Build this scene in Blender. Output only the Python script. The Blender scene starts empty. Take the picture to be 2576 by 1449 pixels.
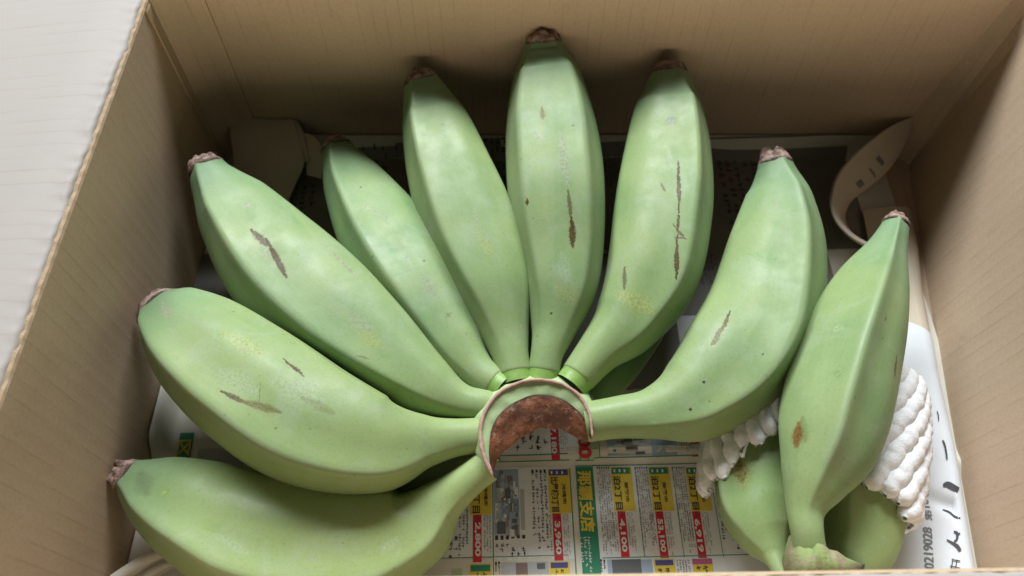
import bpy, math, random
import numpy as np
from mathutils import Vector, noise
from mathutils.bvhtree import BVHTree

random.seed(7)
rng = np.random.default_rng(7)
S = bpy.context.scene
C = S.collection

# ------------------------------------------------------------------ camera, world, lamp, exposure
H = 0.33                                  # camera height above the bottom of the box, metres
TH = math.radians(30.9)                   # tilt away from straight down
FPX, CX, CY = 1943.5, 1288.0, 724.5       # focal length and centre, in pixels of a 2576 px wide view
cam_d = bpy.data.cameras.new('camera')
cam_d.sensor_width = 36.0
cam_d.lens = 36.0 * FPX / 2576.0
cam_d.clip_start = 0.01
cam_d.clip_end = 50
cam_d.dof.use_dof = True
cam_d.dof.focus_distance = 0.90 * H
cam_d.dof.aperture_fstop = 11.0
cam = bpy.data.objects.new('camera', cam_d)
cam.location = (0, 0, H)
cam.rotation_euler = (TH, 0, 0)
C.objects.link(cam)
S.camera = cam

w = bpy.data.worlds.new('World')
S.world = w
w.use_nodes = True
w.node_tree.nodes['Background'].inputs[0].default_value = (1.0, 0.94, 0.85, 1)
w.node_tree.nodes['Background'].inputs[1].default_value = 0.028

ld = bpy.data.lights.new('window_light', 'AREA')   # the window beyond the back of the box
ld.shape = 'RECTANGLE'
ld.size, ld.size_y = 2.0, 0.62
ld.energy = 116
ld.color = (0.93, 0.97, 1.0)
lo = bpy.data.objects.new('window_light', ld)
C.objects.link(lo)
tgt = Vector((0.03, 0.17, 0.03))
EL = math.radians(46)
lo.location = tgt + Vector((-0.25, 2.2 * math.cos(EL), 2.2 * math.sin(EL)))
lo.rotation_euler = (tgt - Vector(lo.location)).to_track_quat('-Z', 'Y').to_euler()

rd_ = bpy.data.lights.new('room_light', 'AREA')     # the pale room on the near side, lit by the same window
rd_.shape = 'RECTANGLE'
rd_.size, rd_.size_y = 2.2, 0.45
rd_.energy = 22
rd_.color = (1.0, 0.83, 0.62)
ro = bpy.data.objects.new('room_light', rd_)
C.objects.link(ro)
ro.location = (0.1, -1.9, 0.36)
ro.rotation_euler = (tgt - Vector(ro.location)).to_track_quat('-Z', 'Y').to_euler()

S.view_settings.view_transform = 'Standard'
S.view_settings.look = 'None'
S.view_settings.exposure = 0.0
S.view_settings.gamma = 1.0
S.cycles.max_bounces = 10
S.cycles.diffuse_bounces = 6

# ------------------------------------------------------------------ helpers
cT, sT = math.cos(TH), math.sin(TH)

def at(px, py, z=0.0):
    """The point at height z (in camera heights) that a view pixel looks at, in metres."""
    a = (px - CX) / FPX
    b = (CY - py) / FPX
    D = 1.0 - z
    k = (sT + b * cT) / (cT - b * sT)
    Y = k * D
    dep = Y * sT + D * cT
    return np.array((a * dep * H, Y * H, z * H))

def depth_of(p):
    return p[1] * sT + (H - p[2]) * cT

def ray(px, py):
    a = (px - CX) / FPX
    b = (CY - py) / FPX
    return Vector((a, sT + b * cT, -cT + b * sT)).normalized()

def mesh_obj(name, verts, faces, mat, parent=None, smooth=True, mats=None, fmat=None, attrs=None, uv=None):
    v = np.asarray(verts, dtype=float)
    if parent is not None:
        o_ = parent
        off = np.zeros(3)
        while o_ is not None:
            off += np.array(o_.location)
            o_ = o_.parent
        v = v - off
    me = bpy.data.meshes.new(name)
    me.from_pydata(v.tolist(), [], [tuple(f) for f in faces])
    if smooth:
        me.polygons.foreach_set('use_smooth', [True] * len(me.polygons))
    for m in (mats or [mat]):
        me.materials.append(m)
    if fmat is not None:
        me.polygons.foreach_set('material_index', fmat)
    for k, arr in (attrs or {}).items():
        arr = np.asarray(arr, dtype=np.float32)
        if arr.ndim == 1:
            me.attributes.new(k, 'FLOAT', 'POINT').data.foreach_set('value', arr)
        else:
            me.attributes.new(k, 'FLOAT_VECTOR', 'POINT').data.foreach_set('vector', arr.ravel())
    me.update()
    o = bpy.data.objects.new(name, me)
    C.objects.link(o)
    if parent is not None:
        o.parent = parent
    return o

def empty(name, loc, label, cat, group=None):
    o = bpy.data.objects.new(name, None)
    o.empty_display_size = 0.02
    C.objects.link(o)
    o.location = loc
    tag(o, label, cat, group)
    return o

def tag(o, label, cat, group=None, kind=None):
    if label: o['label'] = label
    if cat: o['category'] = cat
    if group: o['group'] = group
    if kind: o['kind'] = kind

def grid_faces(nu, nv, wrap_v=False, base=0):
    f = []
    for i in range(nu - 1):
        for j in range(nv if wrap_v else nv - 1):
            j2 = (j + 1) % nv
            f.append((base + i * nv + j, base + (i + 1) * nv + j, base + (i + 1) * nv + j2, base + i * nv + j2))
    return f

def catmull(P, n):
    """Smooth curve through the rows of P, n samples even in arc length; returns samples and knot parameter."""
    P = np.asarray(P, float)
    k = np.concatenate([[0], np.cumsum(np.linalg.norm(np.diff(P[:, :3], axis=0), axis=1) ** 0.75)])
    m = np.zeros_like(P)
    for i in range(len(P)):
        a, b = max(i - 1, 0), min(i + 1, len(P) - 1)
        m[i] = (P[b] - P[a]) / (k[b] - k[a])
    def ev(t):
        i = np.clip(np.searchsorted(k, t, side='right') - 1, 0, len(P) - 2)
        h = (k[i + 1] - k[i])[:, None]
        s = ((t - k[i])[:, None]) / h
        return ((2 * s**3 - 3 * s**2 + 1) * P[i] + (s**3 - 2 * s**2 + s) * h * m[i]
                + (-2 * s**3 + 3 * s**2) * P[i + 1] + (s**3 - s**2) * h * m[i + 1])
    tt = np.linspace(0, k[-1], 1500)
    Q = ev(tt)
    L = np.concatenate([[0], np.cumsum(np.linalg.norm(np.diff(Q[:, :3], axis=0), axis=1))])
    return ev(np.interp(np.linspace(0, L[-1], n), L, tt)), L[-1]

def sstep(a, b, x):
    t = np.clip((x - a) / (b - a), 0, 1)
    return t * t * (3 - 2 * t)

def nz(p, s):
    return noise.noise(Vector(p) * s)

# ------------------------------------------------------------------ node helpers
def new_mat(name):
    m = bpy.data.materials.new(name)
    m.use_nodes = True
    nt = m.node_tree
    return m, nt, nt.nodes['Principled BSDF']

class G:
    def __init__(s, nt): s.nt = nt
    def n(s, t, **kw):
        x = s.nt.nodes.new(t)
        for k, v in kw.items(): setattr(x, k, v)
        return x
    def put(s, sock, v):
        if hasattr(v, 'is_output') or isinstance(v, bpy.types.NodeSocket): s.nt.links.new(v, sock)
        else: sock.default_value = v
    def math(s, op, a, b=0.0, c=0.0, clamp=False):
        x = s.n('ShaderNodeMath', operation=op, use_clamp=clamp)
        s.put(x.inputs[0], a); s.put(x.inputs[1], b); s.put(x.inputs[2], c)
        return x.outputs[0]
    def vec(s, op, a, b=None, scale=None):
        x = s.n('ShaderNodeVectorMath', operation=op)
        s.put(x.inputs[0], a)
        if b is not None: s.put(x.inputs[1], b)
        if scale is not None: s.put(x.inputs['Scale'], scale)
        return x.outputs['Value'] if op in ('DOT_PRODUCT', 'LENGTH', 'DISTANCE') else x.outputs['Vector']
    def noise(s, v, scale, detail=3, rough=0.55, color=False, dist=0.0):
        x = s.n('ShaderNodeTexNoise')
        if v is not None: s.put(x.inputs['Vector'], v)
        x.inputs['Scale'].default_value = scale
        x.inputs['Detail'].default_value = detail
        x.inputs['Roughness'].default_value = rough
        x.inputs['Distortion'].default_value = dist
        return x.outputs['Color' if color else 'Fac']
    def ramp(s, f, stops):
        x = s.n('ShaderNodeMapRange', interpolation_type='SMOOTHSTEP')
        s.put(x.inputs['Value'], f)
        x.inputs['From Min'].default_value, x.inputs['From Max'].default_value = stops[0], stops[1]
        x.inputs['To Min'].default_value, x.inputs['To Max'].default_value = (stops[2], stops[3]) if len(stops) > 2 else (0, 1)
        return x.outputs['Result']
    def mix(s, f, a, b, blend='MIX'):
        x = s.n('ShaderNodeMix', data_type='RGBA', blend_type=blend)
        s.put(x.inputs['Factor'], f)
        for sock, v in ((x.inputs['A'], a), (x.inputs['B'], b)): pass
        A = [i for i in x.inputs if i.name == 'A' and i.type == 'RGBA'][0]
        B = [i for i in x.inputs if i.name == 'B' and i.type == 'RGBA'][0]
        s.put(A, a if not isinstance(a, tuple) else (*a, 1)[:4])
        s.put(B, b if not isinstance(b, tuple) else (*b, 1)[:4])
        return [o for o in x.outputs if o.type == 'RGBA'][0]
    def bump(s, h, strength, dist, normal=None):
        x = s.n('ShaderNodeBump')
        x.inputs['Strength'].default_value = strength
        x.inputs['Distance'].default_value = dist
        s.put(x.inputs['Height'], h)
        if normal is not None: s.put(x.inputs['Normal'], normal)
        return x.outputs['Normal']
    def obj(s):
        return s.n('ShaderNodeTexCoord').outputs['Object']
    def attr(s, name, out='Vector'):
        return s.n('ShaderNodeAttribute', attribute_name=name).outputs[out]

def plain(name, col, rough=0.6, var=0.12, scale=300.0, spec=0.3, bump=0.0):
    m, nt, b = new_mat(name)
    g = G(nt)
    o = g.obj()
    f = g.noise(o, scale, 4)
    b.inputs['Roughness'].default_value = rough
    b.inputs['Specular IOR Level'].default_value = spec
    dark = tuple(c * (1 - var) for c in col)
    lite = tuple(min(1, c * (1 + var)) for c in col)
    nt.links.new(g.mix(f, dark, lite), b.inputs['Base Color'])
    if bump: nt.links.new(g.bump(f, bump, 0.0006), b.inputs['Normal'])
    return m

# ------------------------------------------------------------------ table and box
def table_mat():
    m, nt, b = new_mat('pale_wood')
    g = G(nt)
    o = g.obj()
    st = g.vec('MULTIPLY', o, (9.0, 60.0, 4.0))
    f = g.noise(st, 2.2, 6, 0.65, dist=0.4)
    st2 = g.vec('MULTIPLY', o, (45.0, 420.0, 14.0))
    f2 = g.noise(st2, 2.0, 4, 0.6)
    c = g.mix(g.ramp(f, (0.35, 0.68)), (0.66, 0.615, 0.575), (0.585, 0.535, 0.50))
    c = g.mix(g.math('MULTIPLY', g.ramp(f2, (0.45, 0.75)), 0.35), c, (0.50, 0.43, 0.38))
    nt.links.new(c, b.inputs['Base Color'])
    b.inputs['Roughness'].default_value = 0.5
    nt.links.new(g.bump(f2, 0.1, 0.0005), b.inputs['Normal'])
    return m

TZ = -0.022
v = [(-1.6, -1.0, TZ * H), (1.6, -1.0, TZ * H), (1.6, 1.4, TZ * H), (-1.6, 1.4, TZ * H)]
v += [(x, y, TZ * H - 0.03) for x, y, z in v]
t = mesh_obj('table', v, [(0, 1, 2, 3), (7, 6, 5, 4), (0, 4, 5, 1), (1, 5, 6, 2), (2, 6, 7, 3), (3, 7, 4, 0)], table_mat(), smooth=False)
tag(t, 'pale whitish wooden table top that the cardboard box stands on', 'table', kind='structure')

def kraft_mat(name, pale=0.0):
    m, nt, b = new_mat(name)
    g = G(nt)
    u = g.attr('uvw')
    sx = g.n('ShaderNodeSeparateXYZ')
    nt.links.new(u, sx.inputs[0])
    # washboard: the flutes of the corrugated board show through the liner
    wob = g.math('MULTIPLY', g.noise(g.vec('MULTIPLY', u, (30, 12, 1)), 1.0, 2), 0.0012)
    ph = g.math('MULTIPLY', g.math('ADD', sx.outputs[0], wob), 2 * math.pi / 0.0062)
    wv = g.math('SINE', ph)
    line = g.ramp(wv, (0.86, 1.0))
    brk = g.ramp(g.noise(g.vec('MULTIPLY', u, (420, 32, 1)), 1.0, 3), (0.36, 0.66))
    line = g.math('MULTIPLY', line, brk)
    fib = g.noise(g.vec('MULTIPLY', u, (900, 500, 1)), 1.0, 4, 0.65)
    blo = g.noise(g.vec('MULTIPLY', u, (14, 10, 1)), 1.0, 3)
    c = g.mix(g.ramp(blo, (0.3, 0.7)), (0.495, 0.375, 0.268), (0.550, 0.422, 0.305))
    c = g.mix(g.math('MULTIPLY', g.ramp(fib, (0.35, 0.75)), 0.40), c, (0.41, 0.285, 0.165))
    sc_ = g.ramp(g.noise(g.vec('MULTIPLY', u, (60, 18, 1)), 1.0, 6, 0.7, dist=1.5), (0.58, 0.72))
    c = g.mix(g.math('MULTIPLY', sc_, 0.22), c, (0.30, 0.215, 0.14))
    if pale: c = g.mix(pale, c, (0.375, 0.355, 0.340))  # greys the kraft by hand where window glare falls on the flaps
    c = g.mix(g.math('MULTIPLY', line, 0.22 - 0.07 * pale), c, (0.22, 0.155, 0.095))
    nt.links.new(c, b.inputs['Base Color'])
    b.inputs['Roughness'].default_value = 0.62
    b.inputs['Specular IOR Level'].default_value = 0.25
    hgt = g.math('ADD', g.math('MULTIPLY', wv, 0.6), g.math('MULTIPLY', fib, 0.35))
    nt.links.new(g.bump(hgt, 0.13 - 0.10 * pale, 0.0002), b.inputs['Normal'])
    return m

KR = kraft_mat('kraft_liner')
KP = kraft_mat('window_washed_liner', 0.85)  # same kraft for the flaps, window glare painted into its colour
KE = plain('kraft_edge', (0.50, 0.37, 0.235), 0.75, 0.25, 700, 0.2, 0.4)
ZT = 0.326                                   # wall height in camera heights
TK = 0.0125                                  # board thickness
box = empty('cardboard_box', (0.09 * H, 0.5 * H, 0.0), 'open brown corrugated cardboard box holding bananas and newspaper', 'box')

def wall(name, pts, lean=0.0, closed_ends=True, zt=ZT, zb=-0.014, thick=TK):
    """A board standing on the plan polyline pts (inner face, outside to the left of travel), camera heights."""
    P = np.array(pts, float)
    seg = np.linalg.norm(np.diff(P, axis=0), axis=1)
    L = np.concatenate([[0], np.cumsum(seg)])
    n = max(int(L[-1] / 0.0032), 2)
    s = np.unique(np.concatenate([np.linspace(0, L[-1], n), L]))
    X = np.interp(s, L, P[:, 0]); Yv = np.interp(s, L, P[:, 1])
    T = np.stack([np.gradient(X, s), np.gradient(Yv, s)], 1)
    T /= np.linalg.norm(T, axis=1)[:, None]
    N = np.stack([-T[:, 1], T[:, 0]], 1)                      # outward
    zs = [zb, 0.0, 0.08, 0.16, 0.24, zt - 0.010, zt - 0.004, zt - 0.001]
    rows, uvs = [], []
    jag = np.array([0.0011 * (0.3 + 0.7 * abs(noise.noise(Vector((si * 25, 4.1, 0))))) * math.sin(2 * math.pi * si * H / 0.0062) + 0.0016 * noise.noise(Vector((si * 60, 1.7, len(pts)))) for si in s])
    def add(off, z, lip=0.0):
        l = lean * max(z, 0) / zt
        xs = X + N[:, 0] * (off + l); ys = Yv + N[:, 1] * (off + l)
        zz = np.full_like(s, z) + (jag if z > zt - 0.002 else 0)
        rows.append(np.stack([xs, ys, zz], 1) * H)
        uvs.append(np.stack([s * H, zz * H, np.zeros_like(s)], 1))
    for z in zs: add(0.0 + (0.0012 if z > zt - 0.0015 else 0), z)
    add(thick * 0.30, zt + 0.0012)
    add(thick * 0.5, zt - 0.0016)
    add(thick * 0.70, zt + 0.0012)
    for z in reversed(zs): add(thick - (0.0012 if z > zt - 0.0015 else 0), z)
    V = np.concatenate(rows); U = np.concatenate(uvs)
    m = len(s); R = len(rows)
    F = []; fm = []
    for r in range(R - 1):
        top = len(zs) - 1 <= r < len(zs) + 3
        for j in range(m - 1):
            F.append((r * m + j, r * m + j + 1, (r + 1) * m + j + 1, (r + 1) * m + j)); fm.append(1 if top else 0)
    for j in (0, m - 1):
        F.append([r * m + j for r in range(R)]); fm.append(1)
    return mesh_obj(name, V, F, None, box, smooth=False, mats=[KR, KE], fmat=fm, attrs={'uvw': U})

XL, XR, YB = -0.478, 0.662, 0.872
wall('side_wall', [(XL, 0.118), (XL, 0.874)])
wall('side_wall', [(XL + 0.0035, 0.826), (XL + 0.0036, 0.843), (-0.437, YB - 0.0030), (-0.415, YB - 0.0030)], zt=ZT - 0.001, thick=0.003)          # folded glue strip across the corner
wall('back_wall', [(XL + 0.0005, YB), (0.712, YB)])
wall('side_wall', [(0.6262, YB - 0.001), (0.634, YB - 0.005), (XR - 0.008, 0.848), (XR, 0.838), (0.613, 0.50), (0.566, 0.136)], lean=0.036)
wall('front_wall', [(0.598, 0.1345), (XL, 0.1185)])
# flaps folded outward over the left and the front wall
def flap(p0, p1, width, drop, seed):
    p0 = np.array(p0); p1 = np.array(p1)
    L = np.linalg.norm(p1 - p0); t = (p1 - p0) / L; n_ = np.array((-t[1], t[0]))
    s_ = np.linspace(0, L, 260)
    prof = [(0.0035, ZT - 0.010), (0.0030, ZT - 0.003), (0.0040, ZT + 0.0016), (0.0068, ZT + 0.0042), (0.0105, ZT + 0.0048), (0.016, ZT + 0.0040)]
    for q in np.linspace(0.03, width, 16): prof.append((q, ZT + 0.0036 - drop * q + 0.006 * math.sin(q * 9 + seed)))
    prof += [(width, ZT - 0.008 - drop * width), (0.016, ZT - 0.008), (0.0128, ZT - 0.012)]
    rows, uv = [], []
    for k, (o_, z) in enumerate(prof):
        for si in s_:
            b = math.sin(2 * math.pi * si * H / 0.0062)
            a_ = (0.4 + 0.9 * abs(noise.noise(Vector((si * 22, seed, 0)))))
            j = a_ * (0.0007 if k < 5 else 0.0) * b + (0.0018 if k < 5 else 0) * noise.noise(Vector((si * 45, k * .2, seed)))
            q = p0 + t * si + n_ * (o_ + (j if k < 5 else 0))
            rows.append((q[0] * H, q[1] * H, (z + (j if k > 1 else 0)) * H)); uv.append((si * H, o_ * H, 0))
    mesh_obj('flap', rows, grid_faces(len(prof), 260), KP, box, smooth=True, attrs={'uvw': uv})
flap((XL, 0.119), (XL, 0.873), 0.62, 0.10, 1.0)
flap((0.597, 0.1342), (XL, 0.1182), 0.30, 0.55, 2.0)
# bottom board
x0, x1, y0, y1 = XL - 0.004, XR + 0.004, 0.112, YB + 0.004
v = [(x0, y0, -0.016), (x1, y0, -0.016), (x1, y1, -0.016), (x0, y1, -0.016), (x0, y0, -0.0005), (x1, y0, -0.0005), (x1, y1, -0.0005), (x0, y1, -0.0005)]
V = np.array(v) * H
mesh_obj('bottom_panel', V, [(0, 3, 2, 1), (4, 5, 6, 7), (0, 1, 5, 4), (1, 2, 6, 5), (2, 3, 7, 6), (3, 0, 4, 7)], KR, box, smooth=False, attrs={'uvw': V})

# ------------------------------------------------------------------ bananas
def banana_mat(name, scars, tint=0.0):
    m, nt, b = new_mat(name)
    g = G(nt)
    o = g.obj()
    bc = g.attr('along')                         # lengthwise-squeezed body coordinates
    tl = g.attr('tlen', 'Fac')
    n1 = g.noise(o, 26, 3, 0.5)
    n2 = g.noise(bc, 150, 4, 0.6)
    n3 = g.noise(o, 75, 4, 0.6)
    n4 = g.noise(o, 1000, 4, 0.75)
    c = g.mix(g.ramp(n1, (0.38, 0.62)), (0.160, 0.285, 0.100), (0.235, 0.340, 0.120))
    c = g.mix(g.math('MULTIPLY', g.ramp(n2, (0.40, 0.72)), 0.22), c, (0.25, 0.34, 0.135))
    fb = g.noise(g.vec('MULTIPLY', bc, (1.0, 9.0, 9.0)), 170, 5, 0.7)
    c = g.mix(g.math('MULTIPLY', g.ramp(fb, (0.50, 0.74)), 0.24), c, (0.31, 0.39, 0.21))
    c = g.mix(g.math('MULTIPLY', g.ramp(fb, (0.48, 0.28)), 0.24), c, (0.11, 0.20, 0.05))
    n5 = g.noise(g.vec('MULTIPLY', bc, (2.2, 1.0, 1.0)), 42, 4, 0.6, dist=0.5)
    c = g.mix(g.math('MULTIPLY', g.ramp(n5, (0.46, 0.66)), 0.50), c, (0.31, 0.395, 0.165))
    c = g.mix(g.math('MULTIPLY', g.ramp(n5, (0.46, 0.30)), 0.35), c, (0.115, 0.245, 0.085))
    if tint: c = g.mix(tint, c, (0.275, 0.345, 0.095))
    bloom = g.math('MULTIPLY', g.ramp(g.noise(o, 60, 6, 0.7, dist=0.6), (0.48, 0.66)), 0.30)
    c = g.mix(bloom, c, (0.32, 0.40, 0.28))      # waxy bloom
    c = g.mix(g.math('MULTIPLY', g.ramp(tl, (0.72, 1.0)), 0.65), c, (0.140, 0.265, 0.140))
    c = g.mix(g.math('MULTIPLY', g.ramp(tl, (0.30, 0.0)), 0.45), c, (0.29, 0.38, 0.14))
    c = g.mix(g.math('MULTIPLY', g.ramp(n4, (0.48, 0.72)), 0.34), c, (0.11, 0.19, 0.06))
    rd = g.attr('ridge', 'Fac')
    c = g.mix(g.math('MULTIPLY', rd, g.ramp(n2, (0.3, 0.7, 0.10, 0.50))), c, (0.30, 0.38, 0.22))
    vo = g.n('ShaderNodeTexVoronoi', feature='F1')
    nt.links.new(o, vo.inputs['Vector']); vo.inputs['Scale'].default_value = 75
    rr = g.n('ShaderNodeSeparateColor'); nt.links.new(vo.outputs['Color'], rr.inputs[0])
    dot = g.math('MULTIPLY', g.ramp(vo.outputs['Distance'], (0.055, 0.02)), g.math('GREATER_THAN', rr.outputs[0], 0.74))
    c = g.mix(g.math('MULTIPLY', dot, 0.75), c, (0.06, 0.075, 0.03))
    blo = g.math('MULTIPLY', g.ramp(g.noise(bc, 260, 5, 0.7), (0.64, 0.74)), g.ramp(g.noise(o, 45, 2), (0.52, 0.62)))
    c = g.mix(g.math('MULTIPLY', blo, 0.50), c, (0.20, 0.21, 0.10))
    sfa = g.ramp(g.noise(g.vec('MULTIPLY', bc, (2.0, 1.0, 1.0)), 95, 5, 0.72, dist=0.8), (0.57, 0.70))
    sfb = g.ramp(g.noise(o, 700, 4, 0.7), (0.40, 0.62))
    c = g.mix(g.math('MULTIPLY', g.math('MULTIPLY', sfa, sfb), 0.55), c, (0.275, 0.285, 0.195))
    v2 = g.n('ShaderNodeTexVoronoi', feature='F1')
    nt.links.new(o, v2.inputs['Vector']); v2.inputs['Scale'].default_value = 260
    r2 = g.n('ShaderNodeSeparateColor'); nt.links.new(v2.outputs['Color'], r2.inputs[0])
    pk = g.math('MULTIPLY', g.ramp(v2.outputs['Distance'], (0.16, 0.05)), g.math('GREATER_THAN', r2.outputs[1], 0.78))
    c = g.mix(g.math('MULTIPLY', pk, 0.42), c, (0.10, 0.13, 0.05))
    c = g.mix(0.13, c, (0.36, 0.42, 0.32))          # dusty wax over all of it
    wn = g.vec('SCALE', g.vec('SUBTRACT', g.noise(o, 420, 4, 0.65, color=True), (0.5, 0.5, 0.5)), scale=0.0018)
    ow = g.vec('ADD', o, wn)
    fine = g.noise(o, 1100, 3, 0.7)
    relief = []
    for (a, e, wd, col, amt, soft) in scars:
        a = Vector(a); e = Vector(e)
        ba = e - a
        if ba.length < 1e-5: ba = Vector((1e-4, 0, 0))
        pa = g.vec('SUBTRACT', ow, tuple(a))
        h = g.math('DIVIDE', g.vec('DOT_PRODUCT', pa, tuple(ba)), ba.length_squared, clamp=True)
        d = g.vec('LENGTH', g.vec('SUBTRACT', pa, g.vec('SCALE', tuple(ba), scale=h)))
        tap = g.math('ADD', g.math('MULTIPLY', g.math('SINE', g.math('MULTIPLY', g.math('POWER', h, 1.3), math.pi)), 0.62), 0.38)
        d = g.math('ADD', g.math('DIVIDE', d, g.math('MULTIPLY', tap, wd)), g.math('MULTIPLY', g.math('SUBTRACT', fine, 0.5), 1.0))
        f = g.ramp(d, (1.0 + soft * 0.6, max(0.0, 0.75 - soft)))
        vary = g.mix(g.ramp(fine, (0.35, 0.65)), tuple(x * 0.65 for x in col), tuple(x * 1.45 for x in col))
        if soft < 0.5:                                   # corky rim of a real scar
            halo = g.ramp(d, (2.1, 1.0))
            c = g.mix(g.math('MULTIPLY', halo, 0.30), c, (0.24, 0.27, 0.13))
            relief.append(f)
        c = g.mix(g.math('MULTIPLY', f, amt), c, vary)
    nt.links.new(c, b.inputs['Base Color'])
    rg = g.ramp(n3, (0.3, 0.7, 0.36, 0.55))
    nt.links.new(rg, b.inputs['Roughness'])
    b.inputs['Specular IOR Level'].default_value = 0.24
    b.inputs['Sheen Weight'].default_value = 0.03
    b.inputs['Sheen Roughness'].default_value = 0.5
    b.inputs['Sheen Tint'].default_value = (0.85, 0.95, 1.0, 1)
    b.inputs['Subsurface Weight'].default_value = 0.06
    b.inputs['Subsurface Radius'].default_value = (0.5, 0.9, 0.2)
    b.inputs['Subsurface Scale'].default_value = 0.003
    hh = g.math('ADD', g.math('MULTIPLY', n2, 0.6), g.math('MULTIPLY', n4, 0.22))
    for f in relief: hh = g.math('ADD', hh, g.math('MULTIPLY', f, g.math('SUBTRACT', fine, 0.9)))
    nt.links.new(g.bump(hh, 0.20, 0.0007), b.inputs['Normal'])
    return m

def tip_mat():
    m, nt, b = new_mat('dried_tip')
    g = G(nt)
    o = g.obj()
    f = g.noise(o, 900, 5, 0.7)
    f2 = g.noise(o, 260, 3, 0.6)
    c = g.mix(g.ramp(f2, (0.35, 0.65)), (0.16, 0.098, 0.076), (0.50, 0.35, 0.29))
    c = g.mix(g.ramp(f, (0.5, 0.7)), c, (0.055, 0.032, 0.028))
    c = g.mix(g.attr('ring', 'Fac'), c, (0.030, 0.018, 0.016))
    nt.links.new(c, b.inputs['Base Color'])
    b.inputs['Roughness'].default_value = 0.85
    nt.links.new(g.bump(f, 0.7, 0.001), b.inputs['Normal'])
    return m
TIP = tip_mat()
COL = plain('fresh_green', (0.215, 0.365, 0.085), 0.40, 0.25, 300, 0.4, 0.25)
OLIVE = (0.070, 0.050, 0.006); GREY = (0.26, 0.29, 0.20); RUST = (0.17, 0.062, 0.010)
DARK = (0.030, 0.032, 0.018); PALE = (0.38, 0.46, 0.33); TAN = (0.105, 0.080, 0.012); BRN = (0.10, 0.045, 0.022)
YEL = (0.31, 0.34, 0.10)

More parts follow.
